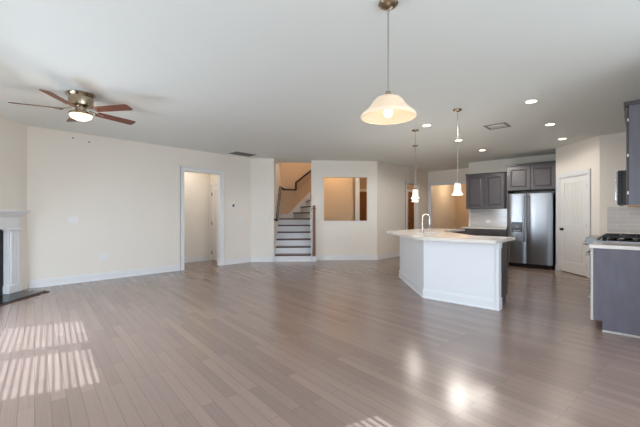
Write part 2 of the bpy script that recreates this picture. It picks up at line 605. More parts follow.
def door_leaf(name, w, h, p, rz, m, panels, knob_x, hinge_x, label, t=0.035, knob=None, bead=True):
    """panelled door in local coords: x 0..w, front towards -y, hung with its front face at y=0"""
    e = bpy.data.objects.new(name, None)
    COL.objects.link(e)
    e.location = (p[0], p[1], 0)
    e.rotation_euler = (0, 0, rz)
    struct(e, label, 'door')
    st = 0.115
    g = MB()
    zb = [0.012] + [z for pr in panels for z in pr] + [h]
    g.box(0, st, 0, t, 0.012, h)
    g.box(w - st, w, 0, t, 0.012, h)
    for i in range(0, len(zb), 2):
        g.box(st, w - st, 0, t, zb[i], zb[i + 1])
    g.build('door_frame', m, e, bevel=0.004)
    for i, (z0, z1) in enumerate(panels):
        q = MB()
        if bead and i == len(panels) - 1:
            n = 7
            bw = (w - 2 * st) / n
            for k in range(n):
                q.box(st + bw * k + .0035, st + bw * (k + 1) - .0035, 0.010, t - 0.006, z0, z1)
            q.box(st, w - st, 0.016, t - 0.006, z0, z1)
        else:
            q.box(st, w - st, 0.014, t - 0.006, z0, z1)
            q.box(st + 0.045, w - st - 0.045, 0.007, t - 0.006, z0 + 0.045, z1 - 0.045)
        q.build('door_panel', m, e, bevel=0.003)
    kb = MB().lathe([(0, 0.062), (0.018, 0.06), (0.027, 0.048), (0.027, 0.038), (0.012, 0.03), (0.01, 0.012), (0.032, 0.008), (0.032, 0), (0, 0)], 20)
    kb.build('door_knob', knob or M['bronze'], e, loc=(knob_x, 0, 0.93), rot=(R(90), 0, 0), smooth=True)
    for z in (0.22, h * 0.5, h - 0.22):
        MB().tube([(hinge_x, -0.008, z - 0.045), (hinge_x, -0.008, z + 0.045)], 0.009, 8).box(
            hinge_x - 0.03 if hinge_x > w / 2 else hinge_x, hinge_x if hinge_x > w / 2 else hinge_x + 0.03, -0.003, 0.002, z - 0.045, z + 0.045).build('hinge', M['chrome'], e)
    return e


pr = math.atan2(PB[1] - PA[1], PB[0] - PA[0])
d0 = pq(0.148)
nrm = (-math.sin(pr), math.cos(pr))
door_leaf('door_1', 0.82, 2.04, (d0[0] + nrm[0] * .012, d0[1] + nrm[1] * .012), pr, M['door'],
          [(0.24, 0.86), (1.04, 1.92)], 0.07, 0.822, 'white two-panel pantry door with beaded top panel and dark knob')
th0, th1 = pq(0.146), pq(0.969)
struct(MB().obox((th0[0] + nrm[0] * .05, th0[1] + nrm[1] * .05), (th1[0] + nrm[0] * .05, th1[1] + nrm[1] * .05), .06, 0, .03, 1).build('pantry_gap_blocker', M['dark']))  # dark strip added behind the leaf to block leaked light and shade the gap
door_leaf('door_2', 0.67, 2.03, (4.985, 8.575), R(-90), M['door'], [(0.24, 0.86), (1.04, 1.9)], 0.61, -0.002,
          'white panelled door seen inside the small hall', knob=M['chrome'])
p = D(1.945, 12.36)
door_leaf('door_3', 0.81, 2.08, p, R(-45), M['wooddoor'], [(0.24, 0.86), (1.04, 1.92)], 0.74, -0.002,
          'stained wood door glimpsed through the pass-through opening', bead=False)
p = D(3.765, 12.36)
door_leaf('door_4', 0.72, 2.08, p, R(-45), M['wooddoor'], [(0.24, 0.86), (1.04, 1.92)], 0.65, -0.002,
          'stained wood door glimpsed through the far kitchen doorway', bead=False)


# windows with blinds in the outside walls
def window(name, y0, y1, z0, z1, blind=True):
    """window in the x = -1.2 wall; local meshes in world coordinates"""
    e = bpy.data.objects.new(name, None)
    COL.objects.link(e)
    e.location = (*WP((y0 + y1) / 2), z0)
    e.rotation_euler = (0, 0, -WA)
    struct(e, None, None)
    cy = (y0 + y1) / 2
    w = (y1 - y0) / 2 * WK
    h = z1 - z0
    f = MB()
    f.box(-0.11, -0.06, -w, -w + .035, 0, h).box(-0.11, -0.06, w - .035, w, 0, h)
    f.box(-0.11, -0.06, -w, w, 0, .035).box(-0.11, -0.06, -w, w, h - .035, h)
    f.build('window_frame', M['trim'], e)
    MB().box(-0.088, -0.084, -w + .03, w - .03, .03, h - .03).build('window_glass', M['extglass'], e)
    c = MB()
    for s in (-1, 1):
        c.box(0, 0.02, s * w, s * (w + .08), -.08, h + .08)
    c.box(0, 0.02, -w, w, h, h + .08).box(0, 0.03, -w - .1, w + .1, -.03, 0).box(0, .02, -w, w, -.1, -.03)
    c.build('window_casing', M['trim'], e)
    if blind:
        b = MB()
        n = int((h - 0.08) / 0.039)
        ca, sa = math.cos(R(24)), math.sin(R(24))
        for k in range(n):
            z = 0.035 + k * 0.039
            hx, hz = 0.0185 * ca, 0.0185 * sa
            b.extr([(-0.03 - hx, -w + .01, z + hz), (-0.03 + hx, -w + .01, z - hz),
                    (-0.03 + hx, -w + .01, z - hz + .003), (-0.03 - hx, -w + .01, z + hz + .003)], (0, 2 * w - .02, 0))
        b.box(-0.055, -0.005, -w + .008, w - .008, h - .045, h - .003)
        b.build('blind', M['blind'], e)
    return e


window('window_1', 3.74, 4.62, 0.52, 1.97)
window('window_2', 4.78, 5.68, 0.52, 1.97)
window('window_3', 1.36, 2.37, 0.55, 2.60)
gd = MB()
gd.box(-.09, -.05, -1.0, -.9, 0.02, 2.15).box(-.09, -.05, .9, 1.0, .02, 2.15).box(-.09, -.05, -.06, .06, .02, 2.15)
gd.box(-.09, -.05, -1, 1, .02, .12).box(-.09, -.05, -1, 1, 2.05, 2.15)
struct(gd.build('door_5', M['trim'], loc=(*WP(-1.2), 0), rz=-WA))
for i, (x0, x1) in enumerate(((4.42 - 2.75, 4.42 - 1.1), (4.42 - 4.55, 4.42 - 2.9))):
    f = MB()
    f.box(x0, x1, -3.3, -3.24, .55, .6).box(x0, x1, -3.3, -3.24, 2.15, 2.2).box(x0, x0 + .05, -3.3, -3.24, .55, 2.2)
    f.box(x1 - .05, x1, -3.3, -3.24, .55, 2.2).box(x0, x1, -3.3, -3.24, 1.35, 1.4)
    struct(f.build('window_%d' % (4 + i), M['trim']))
g = MB().box(-60, 60, -60, 60, -0.6, -0.5).build('ground', mat('lawn', (120, 128, 92), 0.9, noise=0.2, scale=1))
struct(g)

# ------------------------------------------------------------------ staircase
ST_W0, ST_W1 = -0.79, 0.17
st = thing('staircase', 'white staircase with dark stained treads rising from the living area', 'stairs', (*D(-0.3, 9.22), 0), R(-45))
OX, OB = -0.3, 9.22


def L_(a, b, z):
    return (a - OX, b - OB, z)


RISE, RUN = 0.19, 0.26
for n in range(1, 6):
    b0 = OB + RUN * (n - 1)
    q = MB()
    q.box(ST_W0 - OX, ST_W1 - OX, b0 - OB + .012, b0 - OB + .03, RISE * (n - 1), RISE * n - .032)
    q.build('riser', M['trim'], st)
    q = MB().box(ST_W0 - OX, ST_W1 - OX, b0 - OB - .018, b0 - OB + RUN + .012, RISE * n - .036, RISE * n)
    q.build('tread', M['tread'], st, bevel=.008)
b6 = OB + RUN * 5
MB().box(ST_W0 - OX, ST_W1 - OX, b6 - OB + .012, b6 - OB + .03, RISE * 5, RISE * 6 - .032).build('riser', M['trim'], st)
MB().box(ST_W0 - OX, ST_W1 - OX, b6 - OB - .018, 11.64 - OB, RISE * 6 - .036, RISE * 6).build('landing', M['tread'], st, bevel=.006)
# winding steps round the inner corner, then the upper flight behind the wall
PV = (0.16, 10.62)
ends = [(-0.37, 11.63), (-0.13, 11.63), (0.06, 11.63), (0.19, 11.63)]
for k in range(3):
    z = RISE * (7 + k)
    e0 = ends[k]
    q = [(PV[0] - OX, PV[1] - OB), (e0[0] - OX, e0[1] - OB), (0.19 - OX, 11.63 - OB), (0.19 - OX, PV[1] - OB)]
    MB().prism(q, z - RISE + .002, z - .034).build('riser', M['trim'], st)
    dx, dy = e0[0] - PV[0], e0[1] - PV[1]
    L = math.hypot(dx, dy)
    nx, ny = -dy / L * .025, dx / L * .025
    q = [(PV[0] + nx - OX, PV[1] + ny - OB), (e0[0] + nx - OX, min(e0[1] + ny, 11.64) - OB), (0.19 - OX, 11.63 - OB), (0.19 - OX, PV[1] - OB)]
    MB().prism(q, z - .034, z).build('tread', M['tread'], st)
# skirt boards
sk = MB()
a = ST_W0 - .012 - OX
pts = [(a, -0.10, 0), (a, -0.10, 0.20), (a, RUN * 5 + .02, RISE * 6 + .16), (a, 11.64 - OB, RISE * 6 + .16), (a, 11.64 - OB, RISE * 5), (a, RUN * 5 + .2, RISE * 5), (a, .2, 0)]
sk.extr(pts, (0.014, 0, 0))
sk.build('skirt_board', M['trim'], st)
sk = MB()
bk = 11.648 - .014 - OB
pts = [(ST_W0 - OX, bk, RISE * 6), (ST_W0 - OX, bk, RISE * 6 + .12), (-.55 - OX, bk, RISE * 6 + .14), (0.19 - OX, bk, RISE * 9 + .33), (0.19 - OX, bk, RISE * 6)]
sk.extr(pts, (0, .014, 0))
sk.build('skirt_board', M['trim'], st)
sk = MB().extr([(ST_W1 - OX, -.02, 0), (ST_W1 - OX, -.02, .30), (ST_W1 - OX, RUN * 5, RISE * 6 + .2), (ST_W1 - OX, RUN * 5.3, RISE * 6 + .2), (ST_W1 - OX, RUN * 5.3, 0)], (0.02, 0, 0))
sk.build('stringer', M['trim'], st)

# handrail on the stair walls
hr = thing('stair_handrail', 'dark stained handrail climbing the stair walls in an angled line', 'handrail', (*D(-0.3, 9.22), 0), R(-45))
ra = -0.813 + .075
path = [L_(ra, 9.20, 1.10), L_(ra, 10.62, 2.10), L_(ra, 11.50, 2.13), L_(ra + .03, 11.575, 2.10), L_(-0.30, 11.575, 2.09), L_(-0.29, 11.575, 2.12), L_(-0.29, 11.575, 2.33), L_(0.35, 11.575, 2.84)]
MB().tube(path, 0.034, 8).build('rail', M['rail'], hr)
MB().tube([L_(ra, 9.20, 1.12), L_(-.812, 9.20, 1.12)], 0.022, 8).build('rail_return', M['rail'], hr)
for (aa, bb, z) in ((ra, 9.6, 1.36), (ra, 10.4, 1.92)):
    MB().tube([L_(aa, bb, z), L_(aa, bb, z - .06), L_(-.812, bb, z - .07)], 0.008, 8).build('bracket', M['chrome'], hr)
MB().tube([L_(-.5, 11.575, 2.09), L_(-.5, 11.575, 2.02), L_(-.5, 11.648, 2.01)], 0.008, 8).build('bracket', M['chrome'], hr)

# newel post at the foot of the stairs
nw = thing('newel_post', 'slim brown wooden newel post at the foot of the stairs', 'newel post', (*D(0.255, 9.24), 0), R(-45))
MB().box(-.05, .05, -.045, .045, 0, .14).build('base', M['trim'], nw, bevel=.004)
MB().box(-.036, .036, -.036, .036, .14, 1.40).build('post', M['oak'], nw, bevel=.004)
MB().box(-.05, .05, -.05, .05, 1.40, 1.43).lathe([(0.0, 1.50), (.03, 1.495), (.04, 1.47), (.03, 1.43), (0, 1.43)], 16).build('cap', M['oak'], nw, smooth=True)
tk = MB().prism([D(0.18, 9.28), D(0.33, 9.28), D(0.33, 9.52), D(0.18, 9.52)], 0, 1.18).build('trim_stair_end', M['trim'], bevel=.004)
struct(tk)

# ledge of the pass-through opening
lg = MB().prism([D(0.50, 9.485), D(1.77, 9.485), D(1.77, 9.65), D(0.50, 9.65)], 1.063, 1.083).build('trim_pass_ledge', M['trim'], bevel=.004)
struct(lg)

# ------------------------------------------------------------------ fireplace in the corner
fp = thing('fireplace', 'white corner fireplace mantel with fluted pilasters and black firebox', 'fireplace', (*FP(-1.01, 0), 0), FR)
cx = -1.01


def fx(al):
    return al - cx


mf = MB()
mf.box(fx(-1.80), fx(-.22), -.22, -0.001, 1.275, 1.315)
mf.box(fx(-1.77), fx(-.25), -.18, -0.001, 1.245, 1.275)
mf.box(fx(-1.75), fx(-.27), -.145, -0.001, 1.215, 1.245)
mf.build('mantel_shelf', M['trim'], fp, bevel=.006)
MB().box(fx(-1.74), fx(-.28), -.10, -0.001, 1.02, 1.215).build('frieze', M['trim'], fp, bevel=.003)
for (x0, x1) in ((-1.75, -1.52), (-.49, -.27)):
    q = MB()
    q.box(fx(x0), fx(x1), -.10, -.001, .15, 1.0)
    n = 6
    ww = (x1 - x0 - .06) / n
    for k in range(n):
        q.box(fx(x0 + .03 + ww * k + .008), fx(x0 + .03 + ww * (k + 1) - .008), -.115, -.098, .17, .98)
    ql = q.build('pilaster', M['trim'], fp, bevel=.004)
    MB().box(fx(x0 - .012), fx(x1 + .012), -.125, -.001, 0.025, .15).build('plinth', M['trim'], ql, bevel=.004)
    MB().box(fx(x0 - .02), fx(x1 + .02), -.135, -.001, .995, 1.03).build('capital', M['trim'], ql, bevel=.008)
MB().box(fx(-1.52), fx(-.49), -.03, -.001, .84, 1.02).box(fx(-1.52), fx(-1.38), -.03, -.001, .03, .84).box(fx(-.65), fx(-.49), -.03, -.001, .03, .84).build('surround', M['granite'], fp)
fb = MB()
fb.box(fx(-1.40), fx(-.62), .44, .46, .03, .86).box(fx(-1.40), fx(-1.37), .0, .46, .03, .86).box(fx(-.65), fx(-.62), .0, .46, .03, .86)
fb.box(fx(-1.40), fx(-.62), 0, .46, .84, .88).box(fx(-1.40), fx(-.62), 0, .46, .02, .05)
fb.build('firebox', M['soot'], fp)
MB().box(fx(-1.78), fx(-.255), -.50, -.002, 0.001, .024).build('hearth', M['granite'], fp, bevel=.003)
MB().box(fx(-1.80), fx(-.235), -.535, -.50, 0.001, .014).build('hearth_trim', M['tread'], fp, bevel=.003)


# ------------------------------------------------------------------ kitchen cabinets
def raised_door(w, h, t=0.02):
    """cabinet door, local x 0..w, z 0..h, front at y=-t"""
    q = MB()
    s = 0.058
    q.box(0, s, -t, 0, 0, h).box(w - s, w, -t, 0, 0, h).box(s, w - s, -t, 0, 0, s).box(s, w - s, -t, 0, h - s, h)
    q.box(s, w - s, -t * .45, 0, s, h - s)
    # bevelled raised field
    x0, x1, z0, z1 = s + .02, w - s - .02, s + .02, h - s - .02
    g = .028
    o = [(x0, -t * .45, z0), (x1, -t * .45, z0), (x1, -t * .45, z1), (x0, -t * .45, z1)]
    i = [(x0 + g, -t * .95, z0 + g), (x1 - g, -t * .95, z0 + g), (x1 - g, -t * .95, z1 - g), (x0 + g, -t * .95, z1 - g)]
    ov = [q.bm.verts.new(v) for v in o]
    iv = [q.bm.verts.new(v) for v in i]
    for k in range(4):
        j = (k + 1) % 4
        q.bm.faces.new((ov[k], ov[j], iv[j], iv[k]))
    q.bm.faces.new(iv)
    return q


def cabinet(name, label, w, h, d, p, z, rz, doors, crown=0.0, toe=0.0, drawer=0.0, body=None, hinges=False, bottom=None):
    """cabinet with its back at local y=d, front face at y=0, x 0..w"""
    e = thing(name, label, 'cabinet', (p[0], p[1], z), rz)
    b = MB().box(0, w, 0, d, toe, h)
    if toe:
        b.box(0.0, w, 0.076, d, 0, toe)
    b.build('carcass', body or M['espresso'], e, bevel=.002)
    if bottom:
        MB().box(0.01, w - .01, -.012, d, -.012, 0.0).build('underside', bottom, e)
    dw = (w - .01) / doors
    top = h - .012 - (drawer + .012 if drawer else 0)
    for k in range(doors):
        x0 = .005 + dw * k
        dd = raised_door(dw - .012, top - toe - .012).build('door', M['espresso'], e, loc=(x0 + .006, -.001, toe + .008), bevel=.0025)
        if drawer:
            q = MB().box(0, dw - .012, -.02, 0, 0, drawer)
            q.build('drawer', M['espresso'], e, loc=(x0 + .006, -.001, h - .012 - drawer), bevel=.004)
        if hinges:
            for zz in (.12, (top - toe) / 2, top - toe - .14):
                MB().box(-.004, .0, -.012, .002, zz - .016, zz + .016).build('hinge', M['chrome'], dd, loc=(dw - .012 + .006, 0, 0))
    if crown:
        MB().box(-.0, w, -.03, d, h, h + crown * .5).box(-.012, w + .012, -.045, d, h + crown * .5, h + crown).build('crown', M['espresso'], e, bevel=.004)
    return e


RZK = R(-90)   # units on the fridge wall, fronts towards -x
cabinet('wall_cabinet', 'dark two-door wall cabinet above tiled backsplash next to refrigerator', .975, .92, .33, (9.82, 3.485), 1.41, RZK, 2, crown=.035)
e = cabinet('wall_cabinet', 'dark two-door cabinet mounted above the stainless refrigerator', 1.03, .60, .62, (9.52, 2.38), 1.84, RZK, 2, crown=.05)
MB().box(0, .02, 0, .60, -1.84, 0).build('side_panel', M['espresso'], e)
cabinet('base_cabinet', 'dark base cabinet under quartz counter on the tiled fridge wall', 1.09, .88, .575, (9.55, 3.485), 0, RZK, 2, toe=.10, drawer=.15)
ct = thing('countertop', 'pale quartz countertop along the tiled wall next to refrigerator', 'countertop', (9.52, 3.50, .881), RZK)
MB().box(0, 1.10, 0, .627, 0, .035).build('slab', M['quartz'], ct, bevel=.004)
# refrigerator end panel
bs = MB().box(0, 1.06, -.008, 0, 0, .49).build('backsplash', M['tile'], None, loc=(10.149, 3.48, .918), rz=RZK)
struct(bs, 'grey glazed subway tile backsplash by the refrigerator', 'backsplash')
bs2 = MB().box(0, .66, -.008, 0, 0, .47).build('backsplash', M['tile'], None, loc=(8.379, .40, .918), rz=RZK)
struct(bs2, 'grey glazed subway tile on the wall behind the range', 'backsplash')
bs3 = MB().box(0, 3.6, -.008, 0, 0, .47).build('backsplash', M['tile'], None, loc=(8.37, -.289, .918), rz=R(180))
struct(bs3, 'grey glazed subway tile along the range wall', 'backsplash')

# refrigerator
fr = thing('refrigerator', 'stainless side-by-side refrigerator with ice and water dispenser', 'refrigerator', (9.26, 2.29, 0), RZK)
FW, FH = .91, 1.755
MB().box(0, FW, .06, .80, .02, FH).build('cabinet_body', M['bronze'], fr, bevel=.004)
MB().box(.01, FW - .01, .03, .10, .015, .09).build('kick_grille', M['black'], fr)
for (x0, x1, nm) in ((0.0, .392, 'freezer_door'), (.400, FW, 'refrigerator_door')):
    q = MB()
    n = 14
    pts = []
    for k in range(n + 1):
        u = k / n
        pts.append((x0 + (x1 - x0) * u, -.022 * (1 - (2 * u - 1) ** 4) + .004))
    pts += [(x1, .055), (x0, .055)]
    q.prism(pts, .10, FH - .012)
    dr = q.build(nm, M['steel'], fr, smooth=True)
    hx = .357 if x0 < .1 else .437
    MB().tube([(hx, -.02, .62), (hx, -.062, .66), (hx, -.068, .9), (hx, -.068, 1.40), (hx, -.062, 1.64), (hx, -.02, 1.68)], .013, 10).build('handle', M['steel'], dr, smooth=True)
    if x0 < .1:
        q = MB().box(.08, .31, -.026, -.010, .84, 1.12).build('dispenser', M['black'], dr, bevel=.004)
        MB().box(.08, .31, -.030, -.024, 1.07, 1.20).build('dispenser_panel', M['steel'], dr, bevel=.003)
        MB().box(.12, .28, -.034, -.024, .86, .885).build('drip_tray', M['grille'], dr)
        MB().box(.17, .23, -.036, -.024, .93, 1.00).build('paddle', M['grille'], dr)
for x in (.05, FW - .05):
    MB().box(x - .04, x + .04, .0, .10, FH - .01, FH + .008).build('hinge_cover', M['black'], fr)

# ------------------------------------------------------------------ island
isl = thing('kitchen_island', 'white panelled angled kitchen island with dark cabinet end', 'island', (4.86, 1.32, 0))
IO = Vector((4.86, 1.32))


def I(x, y):
    return (x - IO.x, y - IO.y)


C_, B_, A_ = (4.86, 1.33), (4.86, 2.345), (6.21, 3.51)
E_ = (8.0, 3.51)
# knee wall following the seating side
t = .10
Ci, Bi, Ai, Ei = (4.96, 1.33), (4.96, 2.30), (6.245, 3.41), (8.0, 3.41)
MB().prism([I(*v) for v in (C_, B_, A_, E_, Ei, Ai, Bi, Ci)], 0, .878).build('panel', M['trim'], isl, bevel=.002)
q = MB()
for (p0, p1) in ((C_, B_), (B_, A_), (A_, E_)):
    q.obox(I(*p0), I(*p1), .014, 0, .115, 1)
    q.obox(I(*p0), I(*p1), .009, .115, .135, 1)
    q.obox(I(*p0), I(*p1), .024, 0, .018, 1)
q.build('base_moulding', M['trim'], isl, bevel=.002)
q = MB()
q.box(-.016, .104, -.012, .02, 0, .878)
q.box(-.03, .112, -.022, .02, 0, .15)
q.box(-.03, .112, -.022, .02, .80, .878)
q.build('corner_post', M['trim'], isl, bevel=.003)
# dark cabinets on the working side
MB().prism([I(4.965, 1.365), I(5.49, 1.365), I(5.49, 1.85), I(6.75, 2.92), I(7.98, 2.92), I(7.98, 3.40), I(6.26, 3.40), I(4.965, 2.29)], .10, .685).obox(I(5.49, 1.365), I(5.49, 1.85), .02, .685, .878, 1).obox(I(5.49, 1.85), I(6.75, 2.92), .02, .685, .878, 1).obox(I(6.75, 2.92), I(7.98, 2.92), .02, .685, .878, 1).obox(I(4.965, 1.365), I(5.49, 1.365), .02, .685, .878, 1).obox(I(7.96, 2.92), I(7.96, 3.40), .02, .685, .878, -1).build('cabinet_body', M['espresso'], isl, bevel=.002)
MB().prism([I(4.965, 1.37), I(5.42, 1.37), I(5.42, 1.88), I(6.73, 2.99), I(7.98, 2.99), I(7.98, 3.40), I(6.26, 3.40), I(4.965, 2.29)], 0, .10).build('toe_kick', M['espresso'], isl)

ctop = thing('island_countertop', 'white quartz worktop with angled overhang on the kitchen island', 'countertop', (4.86, 1.32, .879))
outer = [(4.62, 1.28), (4.62, 2.12), (4.635, 2.25), (4.68, 2.37), (4.76, 2.48), (4.88, 2.60), (5.90, 3.60), (5.97, 3.66), (6.05, 3.69), (8.04, 3.69), (8.04, 2.88),
         (6.78, 2.88), (5.56, 1.83), (5.56, 1.28)]
q = MB()
hole = [(5.60, 2.33), (6.02, 2.70), (5.80, 2.95), (5.38, 2.58)]   # sink cut-out along the angled run
# the slab is built as a ring of quads round the sink opening
ov0 = [q.bm.verts.new((*I(*v), 0)) for v in outer]
ov1 = [q.bm.verts.new((*I(*v), .04)) for v in outer]
hv0 = [q.bm.verts.new((*I(*v), 0)) for v in hole]
hv1 = [q.bm.verts.new((*I(*v), .04)) for v in hole]
nO = len(outer)
for i in range(nO):
    j = (i + 1) % nO
    q.bm.faces.new((ov0[i], ov0[j], ov1[j], ov1[i]))
for i in range(4):
    j = (i + 1) % 4
    q.bm.faces.new((hv0[i], hv1[i], hv1[j], hv0[j]))
for ov, hv in ((ov0, hv0), (ov1, hv1)):
    es = []
    for lst in (ov, hv):
        for i in range(len(lst)):
            e = q.bm.edges.get((lst[i], lst[(i + 1) % len(lst)]))
            es.append(e)
    bmesh.ops.triangle_fill(q.bm, edges=es, use_beauty=True)
q.build('slab', M['quartz'], ctop)

# sink and tap
ux, uy = (6.02 - 5.60), (2.70 - 2.33)
sa = math.atan2(uy, ux)
sl = math.hypot(ux, uy)
sw = math.hypot(5.38 - 5.60, 2.58 - 2.33)
sk = thing('kitchen_sink', 'stainless undermount sink let into the island worktop', 'sink', (5.60, 2.33, .70), sa)
q = MB()
q.box(0, sl, 0, sw, 0, .01).box(-.01, 0, -.01, sw + .01, 0, .178).box(sl, sl + .01, -.01, sw + .01, 0, .178)
q.box(0, sl, -.01, 0, 0, .178).box(0, sl, sw, sw + .01, 0, .178)
q.build('basin', M['steel'], sk)
MB().lathe([(0, .014), (.04, .014), (.045, .01), (0, .01)], 20, c=(sl / 2, sw / 2)).build('drain', M['chrome'], sk)

fa = thing('faucet', 'tall gooseneck nickel faucet standing behind the island sink', 'faucet', (5.90, 2.87, .919), sa)
MB().lathe([(0, .06), (.02, .06), (.024, .03), (.03, .0), (0, 0)], 20).build('base', M['chrome'], fa, smooth=True)
arc = [(0, 0, .05), (0, 0, .25)]
for k in range(11):
    an = PI - PI * k / 10
    arc.append((0, -.065 - .065 * math.cos(an), .27 + .065 * math.sin(an)))
arc.append((0, -.13, .22))
MB().tube(arc, .011, 12).build('spout', M['chrome'], fa, smooth=True)
MB().tube([(0, -.13, .24), (0, -.13, .15)], [.014, .017], 12).build('spray_head', M['chrome'], fa, smooth=True)
MB().tube([(.02, 0, .055), (.05, 0, .06), (.06, 0, .12)], .007, 8).build('lever', M['chrome'], fa, smooth=True)

# ------------------------------------------------------------------ range run at the side
RZR = R(180)   # fronts towards +y
e = cabinet('base_cabinet', 'dark end-of-run base cabinet under counter beside the gas range', .55, .88, .62, (5.285, .34), 0, RZR, 1, toe=.11, drawer=.15)
q = MB().extr([(.5505, .0, .11), (.5505, .0, .88), (.5505, .62, .88), (.5505, .62, 0), (.5505, .076, 0), (.5505, .076, .11)], (.016, 0, 0))
q.build('end_panel', M['espresso_blue_sheen'], e, bevel=.002)
MB().box(.5505, .575, -.022, 0.0, .11, .88).build('oven_edge_glint', M['shoe'], e, bevel=.002)  # pale strip added for the bright reflection off the steel oven door edge
MB().box(.5665, .58, .076, .63, 0, .02).build('shoe_moulding', M['shoe'], e, bevel=.004)
ct2 = thing('countertop', 'pale quartz countertop beside the gas range cooktop', 'countertop', (5.290, .375, .881), RZR)
MB().box(0, .60, 0, .66, 0, .036).build('slab', M['quartz'], ct2, bevel=.004)
cabinet('base_cabinet', 'dark base cabinet between gas range and pantry wall', 2.30, .88, .60, (8.37, .33), 0, RZR, 3, toe=.10, drawer=.15)
ct3 = thing('countertop', 'pale quartz countertop between range and pantry wall', 'countertop', (8.37, .36, .881), RZR)
MB().box(0, 2.30, 0, .645, 0, .036).build('slab', M['quartz'], ct3, bevel=.004)

rg = thing('gas_range', 'stainless slide-in gas range with black cast-iron grates', 'range', (6.06, .34, 0), RZR)
RW = .76
MB().box(.002, RW - .002, 0, .62, .09, .915).build('body', M['steel'], rg, bevel=.003)
MB().box(.002, RW - .002, -.02, .60, .915, .93).build('cooktop', M['steel'], rg, bevel=.003)
od = MB().box(.01, RW - .01, -.045, -.002, .29, .80).build('oven_door', M['steel'], rg, bevel=.006)
MB().box(.12, RW - .12, -.048, -.044, .38, .66).build('oven_window', M['glassblack'], od)
MB().tube([(.05, -.045, .755), (.05, -.115, .755), (RW - .05, -.115, .755), (RW - .05, -.045, .755)], .015, 10).build('handle', M['chrome'], od)
wd = MB().box(.01, RW - .01, -.045, -.002, .11, .275).build('warming_drawer', M['steel'], rg, bevel=.006)
MB().tube([(.05, -.045, .225), (.05, -.09, .225), (RW - .05, -.09, .225), (RW - .05, -.045, .225)], .012, 10).build('handle', M['chrome'], wd)
cp = MB().extr([(.0, -.012, .815), (.0, -.075, .84), (.0, -.115, .905), (.0, -.125, .955), (.0, -.0, .955), (.0, -.0, .815)], (RW, 0, 0))
cp.build('control_panel', M['steel'], rg, bevel=.004)
for k in range(5):
    x = .10 + k * .14
    MB().lathe([(0, .04), (.018, .04), (.023, 0), (0, 0)], 16).build('knob', M['chrome'], rg, loc=(x, -.105, .885), rot=(R(70), 0, 0), smooth=True)
for k in range(3):
    x0 = .03 + k * .235
    x1 = x0 + .225
    q = MB()
    for yy in (.04, .19, .34, .50):
        q.box(x0, x1, yy, yy + .014, .968, .990)
    for xx in (x0, x0 + .07, x0 + .142, x1 - .014):
        q.box(xx, xx + .014, .04, .514, .968, .990)
        q.box(xx, xx + .014, .04, .054, .93, .990)
        q.box(xx, xx + .014, .50, .514, .93, .990)
    q.build('grate', M['iron'], rg, bevel=.002)
for (x, y) in ((.14, .13), (.14, .40), (.38, .27), (.62, .13), (.62, .40)):
    MB().lathe([(0, .950), (.035, .950), (.04, .942), (.05, .930), (0, .930)], 20, c=(x, y)).build('burner', M['black'], rg)

# upper run
e = cabinet('wall_cabinet', 'tall dark wall cabinet with exposed end panel next to microwave', .545, 1.02, .33, (5.295, .055), 1.335, RZR, 1, crown=.0, hinges=True, bottom=M['wood_edge'])
MB().box(.5455, .56, .0, .33, .0, 1.02).build('end_panel', M['espresso_blue_sheen'], e, bevel=.002)
MB().box(-.01, .575, -.04, .33, 1.0205, 1.06).build('crown', M['espresso'], e, bevel=.004)
cabinet('wall_cabinet', 'short dark cabinet mounted over the microwave', .755, .60, .33, (6.055, .055), 1.755, RZR, 2, crown=.035)
cabinet('wall_cabinet', 'dark wall cabinet between microwave and pantry wall', 2.28, 1.0, .33, (8.35, .055), 1.40, RZR, 3, crown=.035)
mw = thing('microwave', 'black over-range microwave mounted beside tall dark cabinet', 'microwave', (6.055, .14, 1.35), RZR)
MB().box(0, .755, .02, .425, 0, .40).build('body', M['glassblack'], mw, bevel=.004)
MB().box(0, .755, -.016, .019, .0, .40).build('door_core', M['black'], mw)
md = MB().box(.17, .755, -.03, -.017, .012, .39).build('door', M['steel'], mw, bevel=.003)
MB().box(.24, .70, -.034, -.029, .07, .33).build('door_window', M['glassblack'], md)
MB().tube([(.20, -.03, .06), (.20, -.05, .08), (.20, -.05, .32), (.20, -.03, .34)], .008, 8).build('handle', M['chrome'], md)
MB().box(.0, .168, -.028, -.017, .012, .39).build('control_panel', M['glassblack'], mw, bevel=.003)

